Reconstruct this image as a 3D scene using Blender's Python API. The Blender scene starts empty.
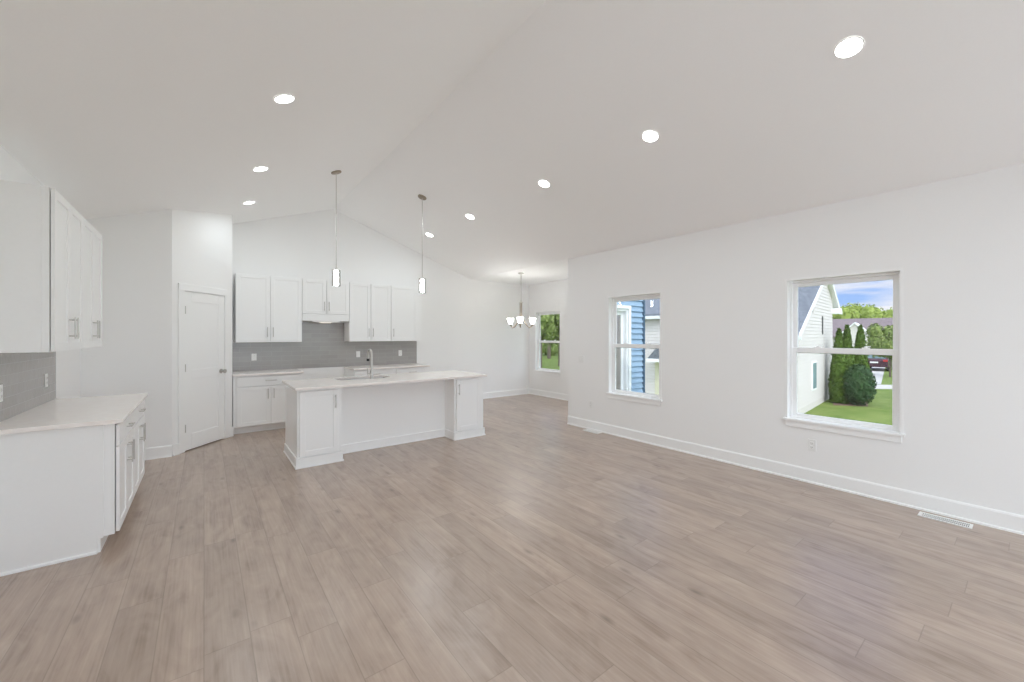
import bpy, bmesh, math, random
from math import pi, sin, cos, radians, sqrt, atan, atan2
from mathutils import Vector, Matrix
random.seed(7)
S = bpy.context.scene
C = S.collection

# ------------------------------------------------------------------ camera, world, sun, exposure
F = 400.0                                   # focal length in pixels of the 1024 px wide frame
cam_d = bpy.data.cameras.new('camera')
cam = bpy.data.objects.new('camera', cam_d); C.objects.link(cam)
cam_d.sensor_fit = 'HORIZONTAL'; cam_d.sensor_width = 36.0
cam_d.lens = 36.0 * F / 1024.0
cam_d.shift_y = -(341.0 - 335.5) / 1024.0
cam_d.clip_start = 0.05; cam_d.clip_end = 500
cam.location = (0, 0, 1.5)
cam.rotation_euler = (pi / 2, 0, -atan(308.0 / 400.0))
S.camera = cam

S.view_settings.view_transform = 'Standard'
S.view_settings.look = 'None'
S.view_settings.gamma = 1.0
S.view_settings.use_curve_mapping = False
S.view_settings.exposure = 0.12
S.cycles.max_bounces = 14
S.cycles.diffuse_bounces = 10
S.cycles.glossy_bounces = 5
S.cycles.transparent_max_bounces = 24
S.cycles.sample_clamp_indirect = 6.0
S.cycles.use_denoising = True
S.cycles.caustics_reflective = False
S.cycles.caustics_refractive = False

LAMP_W = 5.0             # each recessed light
PENDANT_L = 50.0
CHAND_W = 2.8
SKY_BASE, SKY_SUNWARD = 1.5, 4.5

world = bpy.data.worlds.new('sky'); S.world = world
world.use_nodes = True
nt = world.node_tree; nt.nodes.clear()
wo = nt.nodes.new('ShaderNodeOutputWorld'); bg = nt.nodes.new('ShaderNodeBackground')
tc = nt.nodes.new('ShaderNodeTexCoord')
sep = nt.nodes.new('ShaderNodeSeparateXYZ'); nt.links.new(tc.outputs['Generated'], sep.inputs[0])
gr = nt.nodes.new('ShaderNodeValToRGB')
gr.color_ramp.elements[0].position = 0.0; gr.color_ramp.elements[0].color = (0.40, 0.60, 0.98, 1)
gr.color_ramp.elements[1].position = 0.35; gr.color_ramp.elements[1].color = (0.20, 0.40, 0.95, 1)
nt.links.new(sep.outputs['Z'], gr.inputs[0])
mp = nt.nodes.new('ShaderNodeMapping'); mp.inputs['Scale'].default_value = (3.0, 3.0, 22.0)
nt.links.new(tc.outputs['Generated'], mp.inputs[0])
nz = nt.nodes.new('ShaderNodeTexNoise'); nz.inputs['Scale'].default_value = 1.6; nz.inputs['Detail'].default_value = 6
nt.links.new(mp.outputs[0], nz.inputs['Vector'])
cr = nt.nodes.new('ShaderNodeValToRGB')
cr.color_ramp.elements[0].position = 0.43; cr.color_ramp.elements[1].position = 0.62
nt.links.new(nz.outputs['Fac'], cr.inputs[0])
mx = nt.nodes.new('ShaderNodeMix'); mx.data_type = 'RGBA'
nt.links.new(cr.outputs[0], mx.inputs[0]); nt.links.new(gr.outputs[0], mx.inputs[6])
mx.inputs[7].default_value = (0.88, 0.90, 0.97, 1)
mw = nt.nodes.new('ShaderNodeMix'); mw.data_type = 'RGBA'; mw.inputs[7].default_value = (0.80, 0.90, 1.02, 1)
nt.links.new(mx.outputs[2], mw.inputs[6]); nt.links.new(mw.outputs[2], bg.inputs[0])
SUN_FROM = Vector((-0.45, -0.72, 0.72)).normalized()      # the sky is brighter round the sun
dt = nt.nodes.new('ShaderNodeVectorMath'); dt.operation = 'DOT_PRODUCT'; dt.inputs[1].default_value = SUN_FROM
nt.links.new(tc.outputs['Generated'], dt.inputs[0])
mr = nt.nodes.new('ShaderNodeMapRange'); mr.inputs[1].default_value = 0.0; mr.inputs[2].default_value = 1.0
mr.inputs[3].default_value = SKY_BASE; mr.inputs[4].default_value = SKY_SUNWARD
nt.links.new(dt.outputs['Value'], mr.inputs[0])
mf = nt.nodes.new('ShaderNodeMapRange'); mf.inputs[1].default_value = 0.0; mf.inputs[2].default_value = 0.5
nt.links.new(dt.outputs['Value'], mf.inputs[0]); nt.links.new(mf.outputs[0], mw.inputs[0])
nt.links.new(mr.outputs[0], bg.inputs[1])
nt.links.new(bg.outputs[0], wo.inputs[0])

sd = bpy.data.lights.new('sun', 'SUN'); sd.energy = 1.3; sd.angle = radians(2); sd.color = (1.0, 0.98, 0.95)
sun = bpy.data.objects.new('sun', sd); C.objects.link(sun)
sun.location = (-10, -20, 30)
sun.rotation_euler = (-SUN_FROM).to_track_quat('-Z', 'Y').to_euler()

# ------------------------------------------------------------------ materials
def mat(name, col, rough=0.5, metal=0.0, emit=None, estr=0.0, spec=0.5):
    m = bpy.data.materials.new(name); m.use_nodes = True
    b = m.node_tree.nodes['Principled BSDF']
    b.inputs['Base Color'].default_value = (*col, 1); b.inputs['Roughness'].default_value = rough
    b.inputs['Metallic'].default_value = metal; b.inputs['Specular IOR Level'].default_value = spec
    if emit:
        b.inputs['Emission Color'].default_value = (*emit, 1); b.inputs['Emission Strength'].default_value = estr
    return m

def vary(m, scale, c1, c2, detail=4, bump=0.0, vscale=(1, 1, 1)):
    """noise between two colours of the thing, in its own coordinates"""
    t = m.node_tree; b = t.nodes['Principled BSDF']
    tcn = t.nodes.new('ShaderNodeTexCoord'); mpn = t.nodes.new('ShaderNodeMapping'); mpn.inputs['Scale'].default_value = vscale
    n = t.nodes.new('ShaderNodeTexNoise'); n.inputs['Scale'].default_value = scale; n.inputs['Detail'].default_value = detail
    r = t.nodes.new('ShaderNodeValToRGB'); r.color_ramp.elements[0].position = .3; r.color_ramp.elements[1].position = .7
    r.color_ramp.elements[0].color = (*c1, 1); r.color_ramp.elements[1].color = (*c2, 1)
    t.links.new(tcn.outputs['Object'], mpn.inputs[0]); t.links.new(mpn.outputs[0], n.inputs['Vector'])
    t.links.new(n.outputs['Fac'], r.inputs[0]); t.links.new(r.outputs[0], b.inputs['Base Color'])
    if bump:
        bp = t.nodes.new('ShaderNodeBump'); bp.inputs['Strength'].default_value = bump; bp.inputs['Distance'].default_value = .01
        t.links.new(n.outputs['Fac'], bp.inputs['Height']); t.links.new(bp.outputs[0], b.inputs['Normal'])
    return m

M = {}
M['wall'] = vary(mat('wall_paint', (.85, .845, .835), .65, spec=.3), 90, (.895, .892, .887), (.905, .902, .897), 2)
M['ceil'] = vary(mat('ceiling_paint', (.90, .897, .89), .8, spec=.2), 80, (.958, .957, .955), (.968, .967, .965), 2)
M['trim'] = vary(mat('trim_paint', (.89, .89, .88), .4), 60, (.915, .915, .91), (.925, .925, .92), 2)
M['cab'] = vary(mat('cabinet_paint', (.84, .838, .83), .35), 50, (.905, .905, .90), (.915, .915, .91), 2)
M['quartz'] = vary(mat('white_quartz', (.80, .77, .74), .18), 14, (.91, .85, .81), (.94, .895, .86), 6)
M['nickel'] = mat('brushed_nickel', (.55, .53, .50), .3, 1.0)
M['bronze'] = mat('brushed_bronze_nickel', (.33, .27, .21), .38, 1.0)
M['steel'] = mat('sink_steel', (.33, .30, .27), .35, 1.0)
M['black'] = mat('black_rubber', (.02, .02, .02), .5)
M['dark'] = mat('dark_slot', (.06, .06, .06), .8)
M['vinyl'] = mat('white_vinyl', (.93, .93, .93), .4)
M['plate'] = mat('white_plastic', (.86, .86, .85), .4)
M['lens'] = mat('light_lens', (.9, .9, .9), .5, emit=(1, .985, .96), estr=9.0)
M['shade'] = mat('opal_glass', (.9, .88, .85), .4, emit=(.92, .965, 1.0), estr=PENDANT_L)
M['bell'] = mat('frosted_bell_glass', (.9, .9, .88), .5, emit=(1, .99, .97), estr=14.0)
M['hoodlamp'] = mat('hood_lamp', (.9, .85, .8), .5, emit=(1, .85, .7), estr=2.0)

def glass(name, tint=(1, 1, 1), refl=0.06):
    m = bpy.data.materials.new(name); m.use_nodes = True
    t = m.node_tree; t.nodes.clear()
    o = t.nodes.new('ShaderNodeOutputMaterial'); mxs = t.nodes.new('ShaderNodeMixShader')
    tr = t.nodes.new('ShaderNodeBsdfTransparent'); tr.inputs[0].default_value = (*tint, 1)
    g = t.nodes.new('ShaderNodeBsdfGlossy'); g.inputs['Roughness'].default_value = .02
    mxs.inputs[0].default_value = refl
    t.links.new(tr.outputs[0], mxs.inputs[1]); t.links.new(g.outputs[0], mxs.inputs[2]); t.links.new(mxs.outputs[0], o.inputs[0])
    return m
M['glass'] = glass('window_glass', (.97, .98, .98), .03)
M['dim_glass'] = glass('dimming_window_glass', (.80, .80, .80), .03)  # grey tint put into the panes to dim the outdoors
M['clear'] = glass('clear_shade_glass', (.88, .88, .87), .14)

def floor_mat():
    m = bpy.data.materials.new('oak_planks'); m.use_nodes = True
    t = m.node_tree; b = t.nodes['Principled BSDF']; N = t.nodes.new; L = t.links.new
    tcn = N('ShaderNodeTexCoord'); sp = N('ShaderNodeSeparateXYZ'); L(tcn.outputs['Object'], sp.inputs[0])
    PW, PL = .185, 1.23
    def math_(op, a, bb=None):
        n = N('ShaderNodeMath'); n.operation = op
        for i, v in enumerate((a, bb)):
            if v is None: continue
            if isinstance(v, (int, float)): n.inputs[i].default_value = v
            else: L(v, n.inputs[i])
        return n.outputs[0]
    xr = math_('DIVIDE', sp.outputs['X'], PW); row = math_('FLOOR', xr); fx = math_('FRACT', xr)
    wn0 = N('ShaderNodeTexWhiteNoise'); wn0.noise_dimensions = '1D'; L(row, wn0.inputs['W'])
    yo = math_('ADD', math_('DIVIDE', sp.outputs['Y'], PL), math_('MULTIPLY', wn0.outputs['Value'], 7.0))
    colm = math_('FLOOR', yo); fy = math_('FRACT', yo)
    cmb = N('ShaderNodeCombineXYZ'); L(row, cmb.inputs[0]); L(colm, cmb.inputs[1])
    wn = N('ShaderNodeTexWhiteNoise'); wn.noise_dimensions = '2D'; L(cmb.outputs[0], wn.inputs['Vector'])
    # grain, shifted plank by plank
    sh = N('ShaderNodeVectorMath'); sh.operation = 'SCALE'; L(wn.outputs['Color'], sh.inputs[0]); sh.inputs['Scale'].default_value = 40
    ad = N('ShaderNodeVectorMath'); ad.operation = 'ADD'; L(tcn.outputs['Object'], ad.inputs[0]); L(sh.outputs[0], ad.inputs[1])
    def noise(vs, scale, det, dist=0.0):
        mpn = N('ShaderNodeMapping'); mpn.inputs['Scale'].default_value = vs; L(ad.outputs[0], mpn.inputs[0])
        n = N('ShaderNodeTexNoise'); n.inputs['Scale'].default_value = scale; n.inputs['Detail'].default_value = det
        n.inputs['Distortion'].default_value = dist
        L(mpn.outputs[0], n.inputs['Vector']); return n.outputs['Fac']
    g1 = noise((1, .10, 1), 14, 6, .6); g2 = noise((1, .03, 1), 90, 3); g3 = noise((1, .40, 1), 7, 6, 1.6)
    v = math_('ADD', math_('MULTIPLY', g1, .36), math_('ADD', math_('MULTIPLY', g2, .26), math_('MULTIPLY', g3, .38)))
    r = N('ShaderNodeValToRGB'); e = r.color_ramp.elements
    e[0].position = .33; e[0].color = (.270, .193, .147, 1)
    e[1].position = .66; e[1].color = (.485, .378, .306, 1)
    k = e.new(.47); k.color = (.387, .290, .229, 1)
    L(v, r.inputs[0])
    tone = math_('ADD', .915, math_('MULTIPLY', wn.outputs['Value'], .15))
    # knots
    kn = N('ShaderNodeTexVoronoi'); kn.inputs['Scale'].default_value = 3.4; kn.inputs['Randomness'].default_value = 1
    mpk = N('ShaderNodeMapping'); mpk.inputs['Scale'].default_value = (1.5, .6, 1); L(ad.outputs[0], mpk.inputs[0]); L(mpk.outputs[0], kn.inputs['Vector'])
    kr = N('ShaderNodeMapRange'); kr.inputs[1].default_value = .02; kr.inputs[2].default_value = .13; kr.inputs[3].default_value = .62; kr.inputs[4].default_value = 1.0
    L(kn.outputs['Distance'], kr.inputs[0])
    # joints
    ex = math_('MINIMUM', fx, math_('SUBTRACT', 1.0, fx)); ey = math_('MULTIPLY', math_('MINIMUM', fy, math_('SUBTRACT', 1.0, fy)), PL / PW)
    ed = math_('MINIMUM', ex, ey)
    jr = N('ShaderNodeMapRange'); jr.inputs[1].default_value = .004; jr.inputs[2].default_value = .017; jr.inputs[3].default_value = .74; jr.inputs[4].default_value = 1.0
    L(ed, jr.inputs[0])
    tot = math_('MULTIPLY', tone, math_('MULTIPLY', kr.outputs[0], jr.outputs[0]))
    sc = N('ShaderNodeVectorMath'); sc.operation = 'SCALE'; L(r.outputs[0], sc.inputs[0]); L(tot, sc.inputs['Scale'])
    L(sc.outputs[0], b.inputs['Base Color'])
    b.inputs['Roughness'].default_value = .33
    b.inputs['Coat Weight'].default_value = .60; b.inputs['Coat Roughness'].default_value = .26
    b.inputs['Specular IOR Level'].default_value = .5
    bp = N('ShaderNodeBump'); bp.inputs['Strength'].default_value = .25; bp.inputs['Distance'].default_value = .002
    L(math_('ADD', jr.outputs[0], math_('MULTIPLY', g2, .35)), bp.inputs['Height']); L(bp.outputs[0], b.inputs['Normal'])
    return m
M['floor'] = floor_mat()

def tile_mat(name, axis):
    """glazed grey wall tile in running bond; axis = which object axis runs along the wall"""
    m = bpy.data.materials.new(name); m.use_nodes = True
    t = m.node_tree; b = t.nodes['Principled BSDF']; N = t.nodes.new; L = t.links.new
    tcn = N('ShaderNodeTexCoord'); sp = N('ShaderNodeSeparateXYZ'); L(tcn.outputs['Object'], sp.inputs[0])
    cm = N('ShaderNodeCombineXYZ'); L(sp.outputs[axis], cm.inputs[0]); L(sp.outputs['Z'], cm.inputs[1])
    mpn = N('ShaderNodeMapping'); mpn.inputs['Location'].default_value = (0, -.914 - .001, 0); L(cm.outputs[0], mpn.inputs[0])
    br = N('ShaderNodeTexBrick'); L(mpn.outputs[0], br.inputs['Vector'])
    br.offset = .5; br.inputs['Scale'].default_value = 1.0
    br.inputs['Brick Width'].default_value = .305; br.inputs['Row Height'].default_value = .0775
    br.inputs['Mortar Size'].default_value = .0022; br.inputs['Mortar Smooth'].default_value = .2
    br.inputs['Color1'].default_value = (.365, .35, .337, 1); br.inputs['Color2'].default_value = (.40, .385, .37, 1)
    br.inputs['Mortar'].default_value = (.46, .45, .44, 1)
    L(br.outputs['Color'], b.inputs['Base Color'])
    b.inputs['Roughness'].default_value = .14
    nz_ = N('ShaderNodeTexNoise'); nz_.inputs['Scale'].default_value = 16; nz_.inputs['Detail'].default_value = 2; L(tcn.outputs['Object'], nz_.inputs['Vector'])
    sub = N('ShaderNodeMath'); sub.operation = 'SUBTRACT'; L(nz_.outputs['Fac'], sub.inputs[0]); L(br.outputs['Fac'], sub.inputs[1])
    bp = N('ShaderNodeBump'); bp.inputs['Strength'].default_value = .35; bp.inputs['Distance'].default_value = .006
    L(sub.outputs[0], bp.inputs['Height']); L(bp.outputs[0], b.inputs['Normal'])
    return m
M['tile_x'] = tile_mat('grey_tile_back', 'X'); M['tile_y'] = tile_mat('grey_tile_left', 'Y')

M['blue_siding'] = vary(mat('blue_lap_siding', (.30, .43, .57), .6), 30, (.285, .41, .55), (.315, .45, .59), 3, vscale=(1, 1, 8))
M['blue_post'] = mat('dark_blue_corner', (.06, .11, .17), .6)
M['white_siding'] = vary(mat('white_lap_siding', (.80, .74, .71), .6), 12, (.70, .645, .615), (.735, .68, .65), 3, vscale=(1, 1, 6))
M['shingle'] = vary(mat('grey_shingles', (.16, .17, .19), .9), 8, (.12, .13, .15), (.22, .235, .26), 5)
M['brown_shingle'] = vary(mat('mauve_shingles', (.21, .165, .17), .9), 4, (.18, .14, .145), (.25, .20, .205), 5)
M['lawn'] = vary(mat('lawn_grass', (.14, .22, .05), .9, spec=.1), 1.3, (.125, .19, .04), (.23, .28, .085), 8)
M['concrete'] = vary(mat('pale_concrete', (.55, .52, .48), .9), 2, (.50, .47, .44), (.60, .57, .53), 4)
M['patio'] = vary(mat('bounce_patio', (.72, .70, .67), .9), 2, (.70, .68, .65), (.75, .73, .70), 4)  # made pale so the slab bounces daylight up to the ceiling
M['mulch'] = vary(mat('bark_mulch', (.2, .12, .09), .95), 14, (.15, .09, .07), (.28, .18, .14), 4)
M['bark'] = vary(mat('tree_bark', (.12, .09, .07), .9), 12, (.09, .07, .05), (.17, .13, .10), 4)
def leafmat(name, a, b_):
    m = vary(mat(name, a, .7, spec=.2), 3.0, a, b_, 6)
    return m
M['arbor'] = leafmat('arborvitae_leaf', (.05, .10, .012), (.115, .185, .025))
M['yew'] = leafmat('dark_bush_leaf', (.025, .065, .025), (.06, .12, .04))
M['leaf_lime'] = leafmat('lime_leaf', (.19, .26, .045), (.36, .42, .11))
M['leaf_mid'] = leafmat('mid_leaf', (.09, .17, .03), (.20, .29, .07))
M['leaf_olive'] = leafmat('olive_leaf', (.13, .19, .045), (.27, .32, .10))
M['car'] = mat('plum_car_paint', (.09, .04, .06), .25, .3)
M['carglass'] = mat('car_glass', (.30, .42, .46), .1)
M['red'] = mat('tail_lamp', (.5, .03, .03), .3)
M['door_cream'] = mat('cream_door', (.75, .70, .52), .5)

# ------------------------------------------------------------------ mesh helpers
class MB:
    def __init__(s): s.bm = bmesh.new()
    def poly(s, pts):
        return s.bm.faces.new([s.bm.verts.new(p) for p in pts])
    def box(s, x0, x1, y0, y1, z0, z1, bevel=0.0, seg=1):
        vs = [s.bm.verts.new((x, y, z)) for z in (z0, z1) for y in (y0, y1) for x in (x0, x1)]
        fs = [(0, 2, 3, 1), (4, 5, 7, 6), (0, 1, 5, 4), (2, 6, 7, 3), (0, 4, 6, 2), (1, 3, 7, 5)]
        nf = [s.bm.faces.new([vs[i] for i in f]) for f in fs]
        if bevel:
            es = list({e for f in nf for e in f.edges})
            bmesh.ops.bevel(s.bm, geom=es, offset=bevel, segments=seg, affect='EDGES', profile=.5)
        return s
    def prism(s, pts, z0, z1):
        """footprint pts (x,y), z0 / z1 numbers or per-vertex lists"""
        n = len(pts)
        a = z0 if isinstance(z0, (list, tuple)) else [z0] * n
        b = z1 if isinstance(z1, (list, tuple)) else [z1] * n
        lo = [s.bm.verts.new((p[0], p[1], a[i])) for i, p in enumerate(pts)]
        hi = [s.bm.verts.new((p[0], p[1], b[i])) for i, p in enumerate(pts)]
        s.bm.faces.new(lo[::-1]); s.bm.faces.new(hi)
        for i in range(n): s.bm.faces.new([lo[i], lo[(i + 1) % n], hi[(i + 1) % n], hi[i]])
        return s
    def extrude(s, prof, axis, a, b):
        """profile extruded along axis: 'y' prof is (x,z); 'x' prof is (y,z)"""
        f = (lambda p, t: (p[0], t, p[1])) if axis == 'y' else (lambda p, t: (t, p[0], p[1]))
        lo = [s.bm.verts.new(f(p, a)) for p in prof]; hi = [s.bm.verts.new(f(p, b)) for p in prof]
        n = len(prof)
        s.bm.faces.new(lo[::-1]); s.bm.faces.new(hi)
        for i in range(n): s.bm.faces.new([lo[i], lo[(i + 1) % n], hi[(i + 1) % n], hi[i]])
        return s
    def lathe(s, prof, n=32, loc=(0, 0, 0)):
        rings = []
        for r, z in prof:
            if r < 1e-6: rings.append([s.bm.verts.new((loc[0], loc[1], loc[2] + z))])
            else: rings.append([s.bm.verts.new((loc[0] + r * cos(2 * pi * k / n), loc[1] + r * sin(2 * pi * k / n), loc[2] + z)) for k in range(n)])
        for A, B in zip(rings, rings[1:]):
            for k in range(n):
                a0, a1 = A[k % len(A)], A[(k + 1) % len(A)]; b0, b1 = B[k % len(B)], B[(k + 1) % len(B)]
                q = []
                for v in (a0, a1, b1, b0):
                    if v not in q: q.append(v)
                if len(q) > 2:
                    try: s.bm.faces.new(q)
                    except ValueError: pass
        return s
    def tube(s, path, r, n=12):
        P = [Vector(p) for p in path]; rings = []
        up = None
        for i, p in enumerate(P):
            t = (P[min(i + 1, len(P) - 1)] - P[max(i - 1, 0)]).normalized()
            if up is None: up = t.orthogonal().normalized()
            up = (up - t * up.dot(t)).normalized(); sd_ = t.cross(up)
            rr = r[i] if isinstance(r, (list, tuple)) else r
            rings.append([s.bm.verts.new(p + (up * cos(2 * pi * k / n) + sd_ * sin(2 * pi * k / n)) * rr) for k in range(n)])
        for A, B in zip(rings, rings[1:]):
            for k in range(n): s.bm.faces.new([A[k], A[(k + 1) % n], B[(k + 1) % n], B[k]])
        s.bm.faces.new(rings[0][::-1]); s.bm.faces.new(rings[-1])
        return s
    def build(s, name, m, parent=None, smooth=False, loc=None):
        bmesh.ops.recalc_face_normals(s.bm, faces=s.bm.faces)
        me = bpy.data.meshes.new(name); s.bm.to_mesh(me); s.bm.free()
        me.materials.append(m)
        if smooth:
            for p in me.polygons: p.use_smooth = True
            try: me.set_sharp_from_angle(angle=radians(40))
            except Exception: pass
        o = bpy.data.objects.new(name, me); C.objects.link(o)
        if parent: o.parent = parent
        if loc: o.location = loc
        return o

def tag(o, label=None, cat=None, group=None, kind=None):
    if label: o['label'] = label
    if cat: o['category'] = cat
    if group: o['group'] = group
    if kind: o['kind'] = kind
    return o
def empty(name, loc=(0, 0, 0), rz=0.0, rot=None):
    o = bpy.data.objects.new(name, None); C.objects.link(o); o.empty_display_size = .1
    o.location = loc; o.rotation_euler = rot if rot else (0, 0, rz)
    return o
def struct(o, label, cat): return tag(o, label, cat, None, 'structure')
def dup(root, loc, label):
    r = root.copy(); C.objects.link(r); r.location = loc; r['label'] = label
    for ch in list(root.children):
        c = ch.copy(); C.objects.link(c); c.parent = r
        for g in list(ch.children):
            d = g.copy(); C.objects.link(d); d.parent = c
    return r

# ------------------------------------------------------------------ room dimensions (metres)
XL, XR, XN = -1.10, 4.90, 6.65          # left wall, right wall, nook end wall
YB, YN, YF = 7.92, 4.80, -2.60          # back wall, nook near wall (room side), wall behind the camera
XRIDGE, ZR, ZE = 1.90, 3.85, 2.80
SL = (ZR - ZE) / 3.0
def cz(x): return ZE if x >= XR else ZR - SL * abs(x - XRIDGE)
T = .15

# floor
MB().prism([(XL - T, YF - T), (XR + T, YF - T), (XR + T, YN - T), (XN + T, YN - T), (XN + T, YB + T), (XL - T, YB + T)], -.25, 0).build('floor', M['floor'])
struct(bpy.data.objects['floor'], 'floor of greyish brown oak planks across the whole room', 'floor')
# ceiling: two slopes and a flat part over the nook
c = MB()
zl = cz(XL)
c.extrude([(XL - T, zl), (XL, zl), (XRIDGE, ZR), (XR, ZE), (XR + T, ZE), (XR + T, ZE + .25), (XRIDGE, ZR + .25), (XL - T, zl + .25)], 'y', YF - T, YN - T)
c.extrude([(XL - T, zl), (XL, zl), (XRIDGE, ZR), (XR, ZE), (XN + T, ZE), (XN + T, ZE + .25), (XR, ZE + .25), (XRIDGE, ZR + .25), (XL - T, zl + .25)], 'y', YN - T, YB + T)
struct(c.build('ceiling', M['ceil']), 'white vaulted ceiling of two slopes with flat part over the nook', 'ceiling')

def wall_y(x0, x1, ya, yb, holes, ztop):
    """a wall lying along Y between x0 and x1, holes = (ya,yb,za,zb)"""
    m = MB(); cur = ya
    for (a, b, z0, z1) in sorted(holes):
        if a > cur: m.box(x0, x1, cur, a, 0, ztop)
        m.box(x0, x1, a, b, 0, z0) if z0 > 0 else None
        m.box(x0, x1, a, b, z1, ztop); cur = b
    if cur < yb: m.box(x0, x1, cur, yb, 0, ztop)
    return m
WIN = (.63, 2.09)
struct(wall_y(XR, XR + T, YF, YN, [(.70, 1.59, *WIN), (3.06, 3.95, *WIN)], ZE).build('wall_right', M['wall']), 'long white wall on the right holding two windows', 'wall')
struct(wall_y(XN, XN + T, YN, YB, [(6.78, 7.67, *WIN)], ZE).build('wall_nook', M['wall']), 'white end wall of the dining nook with one window', 'wall')
# nook near wall, with the patio door, blue siding outside
m = MB(); DX0, DX1, DZ = 4.99 + .10, 6.34, 2.0
m.box(XR + T, DX0, YN - T, YN, 0, ZE); m.box(DX1, XN + T, YN - T, YN, 0, ZE); m.box(DX0, DX1, YN - T, YN, DZ, ZE)
wn_ = struct(m.build('wall_nook_front', M['wall']), 'nook wall facing the side yard with blue siding outside', 'wall')
m = MB()
z = -1.4
while z < 2.75:
    for (a, b) in ([(XR + T, XN + T)] if (z > DZ + .06 or z < -.15) else [(XR + T, DX0 - .075), (DX1 + .075, XN + T)]):
        m.extrude([(YN - T - .004, z + .105), (YN - T - .036, z), (YN - T - .004, z)], 'x', a, b)
    z += .105
tag(m.build('siding', M['blue_siding'], wn_), 'blue lap siding')
m = MB(); m.box(XN + T - .02, XN + T + .03, YN - T - .045, YN - T + .05, -1.4, 2.8)
tag(m.build('corner_post', M['blue_post'], wn_), 'dark blue corner post')
struct(MB().box(XR + T, XN + T, YN - T + .02, YB + T, -1.5, -.251).build('wall_foundation', M['concrete']), 'concrete foundation below the nook', 'wall')

def gable(y0, y1, xs):
    m = MB()
    lo = [(x, 0) for x in (xs[0], xs[-1])]
    prof = [(xs[0], 0), (xs[-1], 0)] + [(x, cz(x)) for x in reversed(xs)]
    m.extrude(prof, 'y', y0, y1); return m
struct(gable(YB, YB + T, [XL, XRIDGE, XR, XN + T]).build('wall_back', M['wall']), 'white gable wall at the back behind the kitchen and nook', 'wall')
struct(wall_y(XL - T, XL, YF, YB + T, [], ZE).build('wall_left', M['wall']), 'white wall on the left behind the cabinets', 'wall')
# wall behind the camera with a wide unseen opening added to let in daylight
m = MB(); gx0, gx1, gz = -.70, 4.50, 2.45
m.box(XL - T, gx0, YF - T, YF, 0, ZE); m.box(gx1, XR + T, YF - T, YF, 0, ZE); m.box(gx0, gx1, YF - T, YF, gz, ZE)
m.extrude([(XL - T, ZE), (XR + T, ZE), (XR, ZE + .001), (XRIDGE, ZR), (XL, ZE + .001)], 'y', YF - T, YF)
struct(m.build('wall_front', M['wall']), 'white wall behind the camera', 'wall')

# pantry walls
PA, PB = Vector((-.314, 6.52)), Vector((.335, 7.28))
PHI = atan2(PB.y - PA.y, PB.x - PA.x); PLEN = (PB - PA).length
nrm = Vector((sin(PHI), -cos(PHI)))
def loc2(s_, o_):                        # along the angled wall, outwards
    p = PA + (PB - PA).normalized() * s_ + nrm * o_; return (p.x, p.y)
TT = .10
pin = loc2(0, -TT)
pts = [(XL, PA.y), (PA.x, PA.y), (pin[0] - .02, PA.y + .10), (XL, PA.y + .10)]
struct(MB().prism(pts, 0, [cz(p[0]) for p in pts]).build('wall_pantry', M['wall']), 'white pantry wall facing the room, left of the door', 'wall')
m = MB(); OP0, OP1, OPZ = .170, .838, 2.075
for (a, b, z0) in ((0, OP0, 0), (OP1, PLEN, 0), (OP0, OP1, OPZ)):
    q = [loc2(a, 0), loc2(b, 0), loc2(b, -TT), loc2(a, -TT)]
    m.prism(q, z0, [cz(p[0]) for p in q])
struct(m.build('wall_pantry_angled', M['wall']), 'white angled pantry wall around the door', 'wall')
q = [(PB.x, PB.y), (PB.x, YB), (PB.x - .10, YB), (PB.x - .10, PB.y - .02)]
struct(MB().prism(q, 0, [cz(p[0]) for p in q]).build('wall_pantry_side', M['wall']), 'short pantry wall beside the kitchen cabinets', 'wall')

# ------------------------------------------------------------------ baseboards
def board(name, ax, fixed, a, b, out, label, par=None):
    """baseboard with shoe; ax 'x': wall runs along X at y=fixed; out=+1/-1 direction of the room"""
    m = MB()
    prof = [(0, 0), (out * .024, 0), (out * .022, .014), (out * .014, .020), (out * .014, .125), (out * .008, .14), (0, .14)]
    prof = [(fixed + p[0], p[1]) for p in prof]
    m.extrude(prof, 'x' if ax == 'x' else 'y', a, b)
    return struct(m.build(name, M['trim']), label, 'baseboard')
board('baseboard_right', 'y', XR, YF, YN, -1, 'white baseboard along the right wall')
board('baseboard_nook', 'y', XN, YN, YB - .025, -1, 'white baseboard under the nook window')
board('baseboard_back', 'x', YB, 3.56, XN, -1, 'white baseboard along the back wall')
board('baseboard_left', 'y', XL, 5.52, 6.495, 1, 'white baseboard on the left wall beyond the cabinets')
board('baseboard_pantry', 'x', PA.y, XL + .025, PA.x - .004, -1, 'white baseboard left of the pantry door')
b0 = MB()
for (a, b) in ((0.0, .078), (.930, PLEN)):
    for (o0, o1, z0, z1) in ((0, .014, 0, .14), (0, .024, 0, .018)):
        b0.prism([loc2(a, o0), loc2(a, o1), loc2(b, o1), loc2(b, o0)], z0, z1)
struct(b0.build('baseboard_door', M['trim']), 'short white baseboard pieces beside the pantry door', 'baseboard')

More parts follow.
